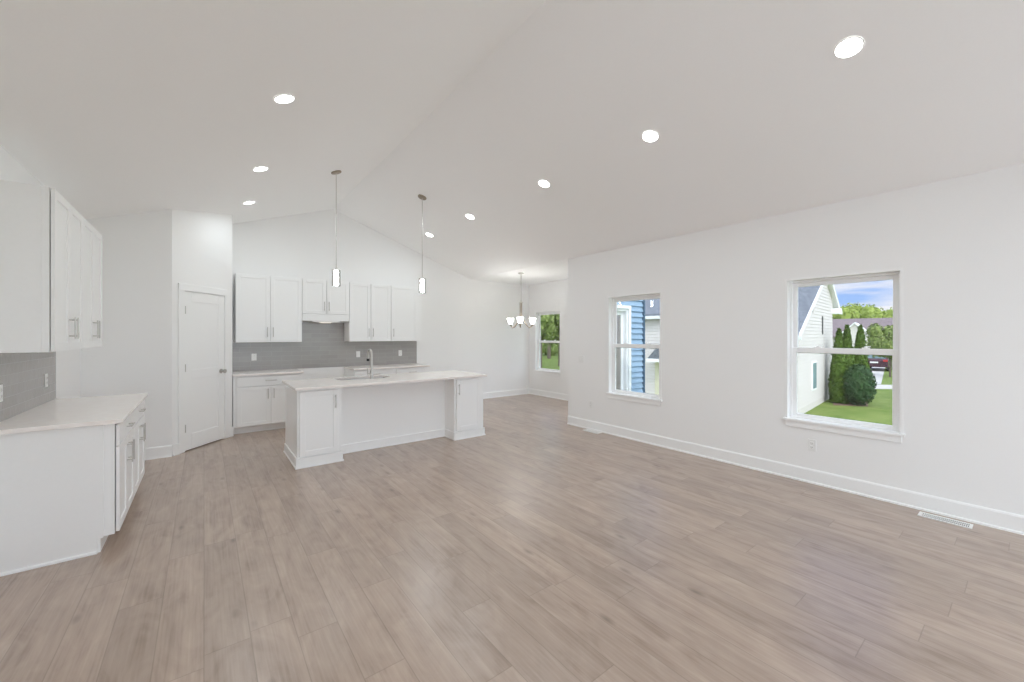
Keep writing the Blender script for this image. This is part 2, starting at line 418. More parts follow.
# ------------------------------------------------------------------ pantry door
dr = struct(empty('door_1', (PA.x, PA.y, 0), PHI), 'white two-panel pantry door in the angled wall', 'door')
m = MB(); x0, x1, zb, zt = .1745, .8335, .012, 2.068
y0, y1 = -.005, .035                                     # face slightly inside the wall face
st = .105
m.box(x0, x0 + st, y0, y1, zb, zt, .002); m.box(x1 - st, x1, y0, y1, zb, zt, .002)
for (a, b) in ((zb, zb + .20), (.93, 1.05), (zt - .125, zt)): m.box(x0 + st, x1 - st, y0, y1, a, b, .002)
m.box(x0 + .02, x1 - .02, y0 + .009, y1 - .004, zb + .02, zt - .02)
m.build('door_slab', M['trim'], dr)
m = MB()
for (a, b) in ((.078, .168), (.840, .930)): m.box(a, b, -.018, 0, 0, 2.165, .003)
m.box(.078, .930, -.020, 0, 2.077, 2.167, .003)
m.box(.1705, .1735, -.004, .10, 0, 2.0695); m.box(.8345, .8375, -.004, .10, 0, 2.0695); m.box(.1705, .8375, -.004, .10, 2.0695, 2.0745)
m.build('door_casing', M['trim'], dr)
for zz in (.30, 1.08, 1.83):
    m = MB(); m.box(.160, .180, -.012, .0, zz - .05, zz + .05, .002); m.tube([(.1725, -.014, zz - .05), (.1725, -.014, zz + .05)], .007, 10)
    m.build('hinge', M['nickel'], dr)
kn = MB()
kn.lathe([(0, 0), (.032, 0), (.032, .006), (.012, .010), (.011, .035), (.020, .040), (.029, .052), (.028, .066), (.016, .074), (0, .075)], 24)
ko = kn.build('door_knob', M['nickel'], dr, True, (.776, y0, .99)); ko.rotation_euler = (pi / 2, 0, 0)

# ------------------------------------------------------------------ windows
def window(n, label, loc, rz, side=None):
    """local: x along the wall, +y to the outside, opening 0..0.89 wide, z WIN"""
    w = struct(empty('window_%d' % n, loc, rz), label, 'window')
    W = .89; z0, z1 = WIN
    m = MB()                                             # lining of the opening and a slim bead
    m.box(.0005, .012, .0, .15, z0, z1 - .012); m.box(W - .012, W - .0005, .0, .15, z0, z1 - .012); m.box(.0005, W - .0005, .0, .15, z1 - .012, z1 - .0005)
    m.box(-.010, .0115, -.003, -.0004, z0, z1 - .0115); m.box(W - .0115, W + .010, -.003, -.0004, z0, z1 - .0115); m.box(-.010, W + .010, -.003, -.0004, z1 - .0115, z1 + .010)
    m.build('window_lining', M['trim'], w)
    m = MB(); m.box(-.022, W + .022, -.032, .085, z0 - .024, z0 + .001, .004, 2)
    m.build('window_stool', M['trim'], w)
    m = MB(); m.box(0, W, -.014, 0, z0 - .085, z0 - .024, .003)
    m.build('apron', M['trim'], w)
    m = MB(); f = .036                                   # vinyl frame
    m.box(.012, f, .065, .15, z0, z1 - .012, .002); m.box(W - f, W - .012, .065, .15, z0, z1 - .012, .002)
    m.box(f, W - f, .066, .15, z1 - f, z1 - .012, .002); m.box(f, W - f, .066, .16, z0 - .01, z0 + .016, .002)
    m.box(.034, .040, .088, .094, z0, z1 - .03); m.box(W - .040, W - .034, .088, .094, z0, z1 - .03)
    m.build('window_frame', M['vinyl'], w)
    for (nm, ya, yb, a, b, rb, rt) in (('lower_sash', .070, .095, z0 + .016, 1.375, .032, .055), ('upper_sash', .098, .122, 1.315, z1 - f, .055, .040)):
        m = MB(); s_ = .040; xa, xb = f - .002, W - f + .002
        m.box(xa, xa + s_, ya, yb, a, b, .003); m.box(xb - s_, xb, ya, yb, a, b, .003)
        m.box(xa + s_, xb - s_, ya, yb, a, a + rb, .003); m.box(xa + s_, xb - s_, ya, yb, b - rt, b, .003)
        so = m.build(nm, M['vinyl'], w)
        m = MB(); yc = (ya + yb) / 2
        m.box(xa + s_ - .004, xb - s_ + .004, yc - .002, yc + .002, a + rb - .004, b - rt + .004)
        m.build('pane', M['dim_glass'], so)
        if nm == 'lower_sash':
            for xx in (.26, .63):
                m = MB(); m.box(xx - .03, xx + .03, .074, .094, 1.375, 1.385, .003); m.lathe([(0, 0), (.012, 0), (.012, .012), (0, .014)], 16, (xx, .084, 1.383))
                m.box(xx - .004, xx + .035, .078, .086, 1.390, 1.398, .002)
                m.build('sash_lock', M['vinyl'], so)
    return w
# local +x -> world -y , local +y -> world +x : rotate by -90 degrees
window(1, 'white double-hung window nearest the nook, blue siding outside', (XR, 3.95, 0), -pi / 2)
window(2, 'white double-hung window on the right, looking onto lawn and bushes', (XR, 1.59, 0), -pi / 2)
window(3, 'white double-hung window in the dining nook, trees outside', (XN, 7.67, 0), -pi / 2)

def slider(n, label, loc, rz, W, H, depth):
    w = struct(empty('door_%d' % n, loc, rz), label, 'door')
    m = MB(); m.box(-.07, .0, depth + .001, depth + .03, 0, H, .003); m.box(W, W + .07, depth + .001, depth + .03, 0, H, .003); m.box(-.07, W + .07, depth + .001, depth + .032, H, H + .07, .003)
    m.box(.0005, .04, .02, depth, .03, H - .04); m.box(W - .04, W - .0005, .02, depth, .03, H - .04); m.box(.0005, W - .0005, .02, depth, H - .04, H - .0005); m.box(.0005, W - .0005, .02, depth, .0005, .03)
    m.build('door_frame', M['vinyl'], w)
    for i in range(2):
        a = .04 + i * (W / 2 - .06); b = a + W / 2 - .02 + (0.0)
        m = MB(); y = .05 + .045 * i; s_ = .07
        m.box(a, a + s_, y, y + .03, .03, H - .04, .003); m.box(b - s_, b, y, y + .03, .03, H - .04, .003)
        m.box(a + s_, b - s_, y, y + .03, .03, .12, .003); m.box(a + s_, b - s_, y, y + .03, H - .12, H - .04, .003)
        p = m.build('door_panel', M['vinyl'], w)
        m = MB(); m.box(a + s_ - .004, b - s_ + .004, y + .013, y + .017, .116, H - .116); m.build('pane', M['glass'], p)
    return w
slider(2, 'sliding glass patio door in the blue-sided nook wall', (DX1, YN, 0), pi, DX1 - DX0, DZ, T)
slider(3, 'wide unseen sliding patio door behind the camera, added for daylight', (gx1, YF, 0), pi, gx1 - gx0, gz, T)  # unseen glazing, put in and made wide to bring daylight inside

# ------------------------------------------------------------------ cabinets
def shaker(x0, x1, z0, z1, y=-.0245, th=.019, fr=.058):
    m = MB()
    m.box(x0, x0 + fr, y, y + th, z0, z1, .0015); m.box(x1 - fr, x1, y, y + th, z0, z1, .0015)
    m.box(x0 + fr, x1 - fr, y, y + th, z0, z0 + fr, .0015); m.box(x0 + fr, x1 - fr, y, y + th, z1 - fr, z1, .0015)
    m.box(x0 + fr - .004, x1 - fr + .004, y + .008, y + th - .002, z0 + fr - .004, z1 - fr + .004)
    return m
def pull(par, x, z, vert=True, L=.158, y=-.0245):
    m = MB(); h = L / 2; st = .032
    if vert:
        m.tube([(x, y - st, z - h), (x, y - st, z + h)], .0048, 12)
        for s_ in (-1, 1): m.tube([(x, y, z + s_ * (h - .02)), (x, y - st, z + s_ * (h - .02))], .0045, 10)
    else:
        m.tube([(x - h, y - st, z), (x + h, y - st, z)], .0048, 12)
        for s_ in (-1, 1): m.tube([(x + s_ * (h - .02), y, z), (x + s_ * (h - .02), y - st, z)], .0045, 10)
    return m.build('handle', M['nickel'], par, True)

def base_cabinet(label, loc, rz, w, d, group, doors=2, left_end=False, filler=0.0):
    r = tag(empty('base_cabinet', loc, rz), label, 'cabinet', group)
    H = .884; e = .0008
    m = MB(); m.box(e, w - e, 0, d, .105, H - .001); m.box(e, w - e, .07, d, 0, .105)
    m.build('carcass', M['cab'], r)
    fl = filler
    m = shaker(fl + .012, w - .012, .716, .866, fr=.0) if False else MB().box(fl + .006, w - .006, -.0245, -.0055, .722, .870, .0025, 2)
    dw = m.build('drawer', M['cab'], r); pull(dw, (fl + w) / 2, .80, False)
    if doors == 2:
        mid = (fl + w) / 2
        for (a, b, hx) in ((fl + .006, mid - .003, mid - .040), (mid + .003, w - .006, mid + .040)):
            do = shaker(a, b, .117, .714).build('door', M['cab'], r); pull(do, hx, .595)
    else:
        do = shaker(fl + .006, w - .006, .117, .714).build('door', M['cab'], r); pull(do, fl + .045, .595)
    if left_end:                                         # finished end on the low-x side
        m = MB()
        m.extrude([(.055, .10), (.055, H - .001), (d, H - .001), (d, 0), (.082, 0), (.082, .10)], 'x', -.012, e)
        m.build('end_panel', M['cab'], r)
        m = MB(); m.extrude([(-.012, .001), (-.026, .001), (-.024, .014), (-.012, .020)], 'y', .084, d)
        m.build('shoe_moulding', M['trim'], r)
    return r
def wall_cabinet(label, loc, rz, w, d, z0, z1, group, doors=2, left_end=False, filler=0.0):
    r = tag(empty('wall_cabinet', loc, rz), label, 'cabinet', group)
    e = .0008
    MB().box(e, w - e, 0, d, z0, z1).build('carcass', M['cab'], r)
    a, b = .004, w - .004 - filler; hz = z0 + .165 if z1 - z0 > .8 else z0 + .14
    if doors == 2:
        mid = (a + b) / 2
        for (p, q, hx) in ((a, mid - .003, mid - .040), (mid + .003, b, mid + .040)):
            do = shaker(p, q, z0 + .004, z1 - .004).build('door', M['cab'], r); pull(do, hx, hz)
    else:
        do = shaker(a, b, z0 + .004, z1 - .004).build('door', M['cab'], r); pull(do, a + .040, hz)
    if filler:
        MB().box(b + .004, w - e, -.004, .0, z0 + .001, z1 - .001).build('filler_strip', M['cab'], r)
    if left_end:
        MB().box(-.006, e, .035, d, z0 + .001, z1 - .001).build('end_panel', M['cab'], r)
    return r

G1 = 'white base cabinets on the left wall'; G2 = 'white wall cabinets on the left wall'
YL0, YL1 = 3.935, 5.455
wl = (YL1 - YL0) / 2
base_cabinet('white base cabinet nearest the camera, with plain end panel, under left worktop', (-.498, YL0, 0), pi / 2, wl, .600, G1, left_end=True)
base_cabinet('white base cabinet at the far end of the left worktop, near pantry wall', (-.498, YL0 + wl, 0), pi / 2, wl, .600, G1)
wu = (5.50 - YL0) / 2
wall_cabinet('white wall cabinet nearest the camera, with side panel, on left wall', (-.805, YL0, 0), pi / 2, wu, .293, 1.39, 2.475, G2, left_end=True)
wall_cabinet('white wall cabinet on left wall, farther from the camera, above the blank wall', (-.805, YL0 + wu, 0), pi / 2, wu, .293, 1.39, 2.475, G2)

G3 = 'white base cabinets on the back wall'; G4 = 'white wall cabinets on the back wall'
yf = 7.31
base_cabinet('white base cabinet beside the pantry door, left of the range gap', (.345, yf, 0), 0, .935, YB - yf - .002, G3, filler=.04)
base_cabinet('white base cabinet right of the range gap, behind the faucet', (2.10, yf, 0), 0, .762, YB - yf - .002, G3)
base_cabinet('white base cabinet at the right end of the back run', (2.8625, yf, 0), 0, .645, YB - yf - .002, G3, doors=1)
yu = 7.59; du = YB - yu - .002
wall_cabinet('tall two-door white wall cabinet beside the pantry wall', (.390, yu, 0), 0, .932, du, 1.39, 2.475, G4)
wall_cabinet('short two-door white wall cabinet above the range hood', (1.3225, yu, 0), 0, .772, du, 1.872, 2.475, G4)
wall_cabinet('two-door white wall cabinet just right of the range hood', (2.095, yu, 0), 0, .775, du, 1.39, 2.475, G4)
wall_cabinet('single-door white wall cabinet at the right end of the back wall', (2.8705, yu, 0), 0, .640, du, 1.39, 2.475, G4, doors=1, filler=.085)

# range hood
r = tag(empty('range_hood', (1.3245, 7.568, 1.742)), 'slim white range hood below the short wall cabinet', 'range hood')
m = MB(); m.box(0, .768, 0, .350, .012, .128, .003); m.build('hood_body', M['cab'], r)
m = MB(); n = 14
prof = [(.16 + .45 * k / n, -.001 - .012 * sin(pi * k / n)) for k in range(n + 1)]
m.extrude(prof + [(.61, .012), (.16, .012)], 'y', .004, .33); m.build('hood_visor', M['plate'], r, True)
m = MB(); m.box(.30, .47, .05, .12, -.0165, -.012); m.build('hood_lamp', M['hoodlamp'], r)

# worktops
def worktop(name, label, x0, x1, y0, y1):
    return tag(MB().box(x0, x1, y0, y1, .8845, .914, .003, 2).build(name, M['quartz']), label, 'worktop')
worktop('worktop', 'white quartz worktop on the left wall cabinets', XL + .002, -.452, 3.895, 5.49)
worktop('worktop', 'white quartz worktop between pantry door and range gap', PB.x + .002, 1.292, 7.262, YB - .002)
worktop('worktop', 'white quartz worktop right of the range gap on the back wall', 2.088, 3.545, 7.262, YB - .002)

# tile
struct(MB().box(PB.x + .001, 3.555, YB - .0095, YB - .0005, .915, 1.388).box(1.325, 2.093, YB - .0095, YB - .0005, 1.3885, 1.74).build('trim_backsplash_back', M['tile_x']), 'grey glazed tile backsplash on the back wall', 'backsplash')
struct(MB().box(XL + .0005, XL + .0095, 3.935, 5.53, .915, 1.388).build('trim_backsplash_left', M['tile_y']), 'grey glazed tile backsplash on the left wall', 'backsplash')

# ------------------------------------------------------------------ island
GI = 'white kitchen island cabinets'
ZI = .8835
def island_end(label, x0, x1, handle_right, outer_left):
    w = x1 - x0
    r = tag(empty('island_cabinet', (x0, 5.052, 0)), label, 'cabinet', GI)
    MB().box(0, w, 0, .275, 0, ZI).build('carcass', M['cab'], r)
    a, b = .022, w - .038
    if not outer_left: a, b = .026, w - .05
    do = shaker(a, b, .128, .862).build('door', M['cab'], r); pull(do, (b - .035) if handle_right else (a + .030), .725)
    m = MB()
    m.box(-.013, w + .013, -.026, .0, .0005, .112); m.box(-.022, w + .022, -.036, -.026, .0005, .018)
    m.box(-.013, 0, 0, .275, .0005, .112); m.box(w, w + .013, 0, .275, .0005, .112)
    m.box(-.022, -.013, -.026, .275, .0005, .018); m.box(w + .013, w + .022, -.026, .275, .0005, .018)
    m.build('base_moulding', M['trim'], r)
    return r
island_end('white island end cabinet, left of the recessed panel', .832, 1.305, True, True)
island_end('white island end cabinet, right of the recessed panel', 2.846, 3.340, False, False)
r = tag(empty('island_cabinet', (.832, 5.33, 0)), 'long white middle body of the island, with recessed seating panel', 'cabinet', GI)
MB().box(.475, 2.012, 0, .04, 0, ZI).box(0, .475, -.0025, .04, 0, ZI).box(2.012, 2.508, -.0025, .04, 0, ZI).box(0, .018, .04, .545, 0, ZI).box(2.490, 2.508, .04, .545, 0, ZI).box(.018, 2.490, .525, .545, .10, ZI).box(.018, 2.490, .465, .485, 0, .10).box(.018, 2.49, .04, .525, .1, .12).build('carcass', M['cab'], r)
m = MB(); m.box(.488, 1.999, -.014, .0, .0005, .112, .002); m.box(.497, 1.990, -.024, -.014, .0005, .018, .003)
for (a, b, c0, c1) in ((-.013, 0, -.022, -.013), (2.508, 2.521, 2.521, 2.530)):
    m.box(a, b, -.002, .545, .0005, .112, .002); m.box(c0, c1, -.002, .545, .0005, .018, .003)
m.build('base_moulding', M['trim'], r)
for i in range(4):
    xa = .026 + i * .614
    o = shaker(xa, xa + .605, .117, .862).build('door', M['cab'], r)
    o.rotation_euler = (0, 0, pi); o.location = (2 * xa + .605, .545, 0); pull(o, xa + .05 if i % 2 else xa + .555, .74)

# island worktop with a cut-out for the sink
SX0, SX1, SY0, SY1 = 1.40, 2.10, 5.50, 5.86
m = MB(); x0, x1, y0, y1 = .802, 3.372, 4.985, 5.95
zs = (.8845, .914)
g = {}
for k, z in enumerate(zs):
    for i, x in enumerate((x0, SX0, SX1, x1)):
        for j, y in enumerate((y0, SY0, SY1, y1)): g[i, j, k] = m.bm.verts.new((x, y, z))
for k in (0, 1):
    for i in range(3):
        for j in range(3):
            if (i, j) == (1, 1): continue
            m.bm.faces.new([g[i, j, k], g[i + 1, j, k], g[i + 1, j + 1, k], g[i, j + 1, k]])
def side(a, b): m.bm.faces.new([g[a[0], a[1], 0], g[b[0], b[1], 0], g[b[0], b[1], 1], g[a[0], a[1], 1]])
for i in range(3): side((i, 0), (i + 1, 0)); side((i, 3), (i + 1, 3)); side((0, i), (0, i + 1)); side((3, i), (3, i + 1))
side((1, 1), (2, 1)); side((1, 2), (2, 2)); side((1, 1), (1, 2)); side((2, 1), (2, 2))
io = tag(m.build('island_worktop', M['quartz']), 'long white quartz worktop on the kitchen island with sink cut-out', 'worktop')
bv = io.modifiers.new('bevel', 'BEVEL'); bv.width = .003; bv.segments = 2; bv.limit_method = 'ANGLE'

# sink
r = tag(empty('sink', (SX0, SY0, .69)), 'steel undermount sink in the island worktop', 'sink')
m = MB(); w, d, h = SX1 - SX0, SY1 - SY0, .19
m.box(-.008, 0, -.008, d + .008, 0, h + .003); m.box(w, w + .008, -.008, d + .008, 0, h + .003); m.box(0, w, -.008, 0, 0, h + .003); m.box(0, w, d, d + .008, 0, h + .003); m.box(-.008, w + .008, -.008, d + .008, -.008, 0)
m.build('basin', M['steel'], r)
MB().lathe([(0, .003), (.035, .003), (.045, .001), (.045, 0)], 24, (w / 2, d / 2, 0)).build('drain', M['nickel'], r, True)

# faucet
r = tag(empty('faucet', (1.80, 5.452, .914)), 'brushed nickel gooseneck pull-down faucet on the island worktop', 'faucet')
m = MB(); m.lathe([(0, 0), (.028, 0), (.028, .006), (.024, .012), (.0215, .02), (.0205, .11), (.0185, .118), (0, .118)], 24); m.build('faucet_base', M['nickel'], r, True)
path = [(0, 0, .10), (0, 0, .20), (0, 0, .30)]
R_ = .075
for k in range(1, 13):
    a = pi * k / 12 * .95; path.append((0, R_ - R_ * cos(a), .315 + R_ * sin(a)))
m = MB(); m.tube(path, .0145, 16); m.build('spout', M['nickel'], r, True)
m = MB(); e_ = Vector(path[-1]); m.tube([e_, e_ + Vector((0, .002, -.03)), e_ + Vector((0, .004, -.06))], [.0165, .0175, .0175], 16)
m.build('spray_head', M['nickel'], r, True)
m = MB(); m.tube([e_ + Vector((0, .004, -.06)), e_ + Vector((0, .005, -.095))], [.019, .0185], 16); tag(m.build('spray_tip', M['black'], r, True), 'black spray tip')
m = MB(); m.tube([(-.015, 0, .065), (-.055, 0, .065)], .014, 14); m.tube([(-.050, 0, .065), (-.054, 0, .10), (-.060, -.004, .15)], [.008, .007, .006], 12)
m.build('lever', M['nickel'], r, True)

# ------------------------------------------------------------------ small fixtures
def outlet(label, loc, rz, switch=0, group='white wall plates'):
    """faces local -y"""
    r = tag(empty('switch_plate' if switch else 'outlet', loc, rz), label, 'light switch' if switch else 'outlet', group)
    w = .058 if switch == 2 else .036
    MB().box(-w, w, -.006, 0, -.058, .058, .002, 2).build('cover_plate', M['plate'], r)
    if switch:
        for xx in ((-.023, .023) if switch == 2 else (0,)):
            MB().box(xx - .016, xx + .016, -.010, -.006, -.033, .033, .002).build('rocker', M['plate'], r)
    else:
        for zz in (-.020, .020):
            s_ = MB().box(-.017, .017, -.009, -.0055, zz - .0145, zz + .0145, .003, 2).build('socket', M['plate'], r)
            m = MB(); m.box(-.0075, -.0055, -.0096, -.0088, zz - .003, zz + .007); m.box(.0055, .0075, -.0096, -.0088, zz - .003, zz + .006); m.lathe([(0, .0), (.0024, .0), (.0024, .0005), (0, .0005)], 10, (0, 0, 0)) if False else None
            m.box(-.002, .002, -.0096, -.0088, zz - .010, zz - .006)
            m.build('slots', M['dark'], s_)
    return r
xw = XR - .0003
outlet('white outlet low on the right wall, under the right-hand window', (xw, 1.362, .385), -pi / 2)
outlet('white outlet low on the right wall, near the nook corner', (xw, 4.294, .40), -pi / 2)
outlet('white double light switch on the right wall beside the nook corner', (xw, 4.50, 1.115), -pi / 2, 2)
xb = XL + .010
outlet('white outlet on the left grey tile, farther one near the tile end', (xb, 5.225, 1.11), pi / 2)
outlet('white outlet on the left grey tile at the edge of the photo', (xb, 4.235, 1.11), pi / 2)
yb_ = YB - .010
outlet('white outlet on the back grey tile beside the pantry wall', (.661, yb_, 1.14), 0)
outlet('white light switch on the back grey tile just left of the faucet', (2.352, yb_, 1.14), 0, 1)
outlet('white outlet on the back grey tile at its right end', (3.192, yb_, 1.14), 0)

def vent(label, loc):
    r = tag(empty('floor_vent', loc), label, 'floor vent', 'white floor vents')
    m = MB(); w, l = .115, .30; b = .018
    m.box(0, b, 0, l, 0, .006, .0015); m.box(w - b, w, 0, l, 0, .006, .0015); m.box(b, w - b, 0, b, 0, .006, .0015); m.box(b, w - b, l - b, l, 0, .006, .0015)
    m.build('vent_frame', M['plate'], r)
    m = MB(); m.box(b, w - b, b, l - b, .0005, .002); tag(m.build('vent_opening', M['dark'], r), 'dark opening')
    m = MB(); k = b + .006
    while k < l - b - .004:
        m.box(b, w - b, k, k + .0042, .0015, .005); k += .0105
    m.box(w / 2 - .004, w / 2 + .004, b, l - b, .0015, .0055)
    m.build('grille', M['plate'], r)
vent('white metal floor vent near the nook corner of the right wall', (4.742, 4.03, .0003))
vent('white metal floor vent below and right of the right-hand window', (4.708, .28, .0003))

# ------------------------------------------------------------------ lamps
def area_lamp(par, w, size, loc=(0, 0, 0), col=(.86, .95, 1.0)):
    l = bpy.data.lights.new('lamp_light', 'AREA'); l.shape = 'DISK'; l.size = size; l.energy = w; l.color = col
    o = bpy.data.objects.new('lamp_light', l); C.objects.link(o); o.parent = par; o.location = loc
    return o
def downlight(label, x, y, w=1.0):
    a = atan(SL) if x < XRIDGE else -atan(SL)
    r = tag(empty('recessed_light', (x, y, cz(x)), rot=(0, -a, 0)), label, 'recessed light', 'recessed ceiling lights')
    m = MB(); m.lathe([(.068, -.0005), (.068, -.004), (.070, -.006), (.076, -.005), (.078, -.0005)], 36); m.build('trim_ring', M['plate'], r, True)
    m = MB(); m.lathe([(0, -.0045), (.068, -.0045), (.068, -.0008), (0, -.0008)], 36); m.build('lens', M['lens'], r)
    area_lamp(r, LAMP_W * w, .13, (0, 0, -.008))
    return r
for (x, y, lb) in ((.50, 3.58, 'recessed light on left ceiling slope, nearest of its visible row'),
                   (.50, 5.25, 'recessed light on left ceiling slope, middle of its visible row'),
                   (.50, 6.68, 'recessed light on left ceiling slope, farthest, above the pantry door'),
                   (3.30, .72, 'recessed light on right ceiling slope, nearest the camera and largest'),
                   (3.30, 2.17, 'recessed light on right ceiling slope, second from the camera'),
                   (3.30, 3.64, 'recessed light on right ceiling slope, middle of five'),
                   (3.30, 5.36, 'recessed light on right ceiling slope, second from the back wall'),
                   (3.30, 6.78, 'recessed light on right ceiling slope, nearest the back wall'),
                   (.50, 2.17, 'recessed light on left ceiling slope above the camera'),
                   (.50, .72, 'recessed light on left ceiling slope just behind the one above the camera'),
                   (.50, -.9, 'unseen recessed light added on left ceiling slope behind the camera'),
                   (3.30, -.9, 'unseen recessed light added on right ceiling slope behind the camera')):  # this rear pair is unseen, added for more room light
    downlight(lb, x, y)

def pendant(label, x, y, zbot):
    zc = cz(x); a = atan(SL) if x < XRIDGE else -atan(SL)
    r = tag(empty('pendant_light', (x, y, zbot)), label, 'pendant light', 'glass pendants over the island')
    o = MB().lathe([(0, -.022), (.030, -.022), (.062, -.016), (.066, -.010), (.066, 0), (0, 0)], 36).build('canopy', M['bronze'], r, True, (0, 0, zc - zbot)); o.rotation_euler = (0, -a, 0)
    MB().tube([(0, 0, .235), (0, 0, zc - zbot - .018)], .0045, 10).build('rod', M['nickel'], r, True)
    MB().lathe([(0, .240), (.012, .240), (.014, .225), (.052, .220), (.054, .216), (.054, .205), (0, .205)], 32).build('socket_cap', M['nickel'], r, True)
    MB().lathe([(0, .016), (.025, .016), (.028, .020), (.028, .196), (0, .200)], 32).build('inner_shade', M['shade'], r, True)
    MB().lathe([(.0515, .0), (.054, .0), (.054, .204), (.0515, .204), (.0515, .0)], 36).build('outer_glass', M['clear'], r, True)
    return r
pendant('glass pendant lamp over the left half of the island', 1.39, 5.63, 2.155)
pendant('glass pendant lamp over the right half of the island', 2.62, 5.63, 2.145)

def chandelier(x, y):
    r = tag(empty('chandelier', (x, y, 0)), 'nickel chandelier with three upturned glass bells in the dining nook', 'chandelier')
    MB().lathe([(0, 2.77), (.02, 2.77), (.055, 2.782), (.062, 2.79), (.062, ZE), (0, ZE)], 32).build('canopy', M['nickel'], r, True)
    MB().tube([(0, 0, 2.20), (0, 0, 2.775)], .007, 10).build('rod', M['nickel'], r, True)
    MB().lathe([(0, 2.235), (.010, 2.235), (.016, 2.205), (.038, 2.190), (.042, 2.180), (.0, 2.176)], 28).build('top_cap', M['nickel'], r, True)
    MB().lathe([(0, 1.905), (.034, 1.902), (.040, 1.888), (.034, 1.868), (.018, 1.850), (.010, 1.825), (.013, 1.812), (0, 1.80)], 28).build('hub', M['nickel'], r, True)
    for k in range(3):
        a = 2 * pi * k / 3 + .5
        MB().tube([(.033 * cos(a), .033 * sin(a), 1.890), (.033 * cos(a), .033 * sin(a), 2.188)], .008, 10).build('cage_bar', M['nickel'], r, True)
    MB().lathe([(0, 1.90), (.018, 1.90), (.018, 2.18), (0, 2.18)], 20).build('inner_column', M['bronze'], r, True)
    yaw = atan(308 / 400.)
    for ang in (95, 215, 335):
        a = radians(ang)
        # angle measured in the plane of the room, turned to the photographed position
        dx, dy = cos(a) * cos(yaw) - sin(a) * sin(yaw), -cos(a) * sin(yaw) - sin(a) * cos(yaw)
        pts = []
        for k in range(15):
            t = k / 14
            rr = .020 + .25 * t
            zz = 1.872 - .205 * sin(min(1, t / .74) * pi / 2) ** 1.3 + (.055 * (max(0, t - .74) / .26) ** 1.6)
            pts.append((dx * rr, dy * rr, zz))
        arm = MB().tube(pts, .011, 10).build('arm', M['bronze'], r, True)
        ex, ey, ez = pts[-1]
        MB().lathe([(0, -.012), (.020, -.010), (.030, .004), (.030, .018), (0, .018)], 24, (ex, ey, ez)).build('cup', M['bronze'], arm, True)
        zb = ez + .016
        o = MB().lathe([(0, 0), (.024, 0), (.038, .018), (.050, .055), (.062, .100), (.074, .124), (.071, .124), (.059, .100), (.047, .055), (.035, .020), (.022, .004), (0, .004)], 32, (ex, ey, zb)).build('bell_shade', M['bell'], arm, True)
        l = bpy.data.lights.new('bulb_light', 'POINT'); l.energy = CHAND_W; l.shadow_soft_size = .03; l.color = (.95, .97, 1.0)
        lo = bpy.data.objects.new('bulb_light', l); C.objects.link(lo); lo.parent = r; lo.location = (ex, ey, zb + .10)
    return r
chandelier(5.22, 6.47)

# ------------------------------------------------------------------ outside
ZG = -1.5
g_ = MB(); g_.box(XR + T + .02, 190, -90, 190, ZG - .3, ZG)
struct(g_.build('ground_lawn', M['lawn']), 'green lawn outside the windows', 'lawn')
struct(MB().box(-60, XR + T, -90, YF - T - .3, -.55, -.3).build('ground_reflector', M['patio']), 'unseen pale patio behind the camera, added to bounce daylight', 'ground')  # unseen slab added as a reflector for the ceiling

def at(u, v, d):
    """place seen at picture column u, row v, distance d along the view (used once to survey the yard)"""
    r = (u - 512) / F; th = atan(308 / 400.)
    return Vector((d * (sin(th) + r * cos(th)), d * (cos(th) - r * sin(th)), 1.5 - (v - 335.5) * d / F))

# sidewalk and driveway
def strip(name, pts, z, m, label, cat):
    return struct(MB().prism([(p[0], p[1]) for p in pts], z - .05, z).build(name, m), label, cat)
a, b = at(845, 0, 22.6), at(930, 0, 22.2); c2, d2 = at(930, 0, 24.0), at(845, 0, 24.4)
strip('ground_sidewalk', [a, b, c2, d2], ZG + .02, M['concrete'], 'pale concrete sidewalk beyond the lawn', 'sidewalk')
a, b = at(866, 0, 24.6), at(881, 0, 24.5); c2, d2 = at(886, 0, 42), at(862, 0, 42)
strip('ground_driveway', [a, b, c2, d2], ZG + .015, M['concrete'], 'pale driveway leading to the parked car', 'driveway')
a, b = at(833, 0, 17.2), at(868, 0, 16.9); c2, d2 = at(868, 0, 19), at(833, 0, 18.6)
strip('ground_bed', [a, b, c2, d2], ZG + .01, M['mulch'], 'brown mulch bed under the evergreens', 'flower bed')

# neighbour's house: ridge runs away from the camera, gable end faces us
hx, hy, hrot = 24.25, 5.92, radians(5.6)
h = tag(empty('house', (hx, hy, ZG), hrot), 'white sided house with grey shingle roof outside the right-hand window', 'house')
XA, WL, SLP, HA = -2.16, 7.30, .53, 5.86          # ridge place, wall length, roof slope, ridge height
HB, HL = 4.6, 8.9                                 # depth of the front part, of the whole house
def hz(x, top=HA, sl_=SLP): return top - sl_ * abs(x - XA)
m = MB(); m.extrude([(-WL, 0), (0, 0), (0, hz(0)), (XA, HA), (-WL, hz(-WL))], 'y', 0, HB)
WX = -6.9; RE, RA = 4.0, 5.75                     # rear part: outer wall, eave and ridge height
m.extrude([(WX, 0), (0, 0), (0, RE), (XA, RA), (WX, RE)], 'y', HB, HL)
z = .25
while z < HA - .2:                                # each lap is a real board edge
    xa, xb = -WL, 0
    if z + .14 > hz(-WL): xa = XA - (HA - z - .14) / SLP
    if z + .14 > hz(0): xb = XA + (HA - z - .14) / SLP
    if xb - xa > .2: m.extrude([(-.018, z), (-.018, z + .012), (0, z + .14), (0, z)], 'x', xa, xb)
    if z < hz(-WL) - .1: m.extrude([(-WL - .018, z), (-WL - .018, z + .012), (-WL, z + .14), (-WL, z)], 'y', 0, HB)
    if z < RE - .1: m.extrude([(WX - .018, z), (WX - .018, z + .012), (WX, z + .14), (WX, z)], 'y', HB, HL)
    z += .14
m.build('wall', M['white_siding'], h)
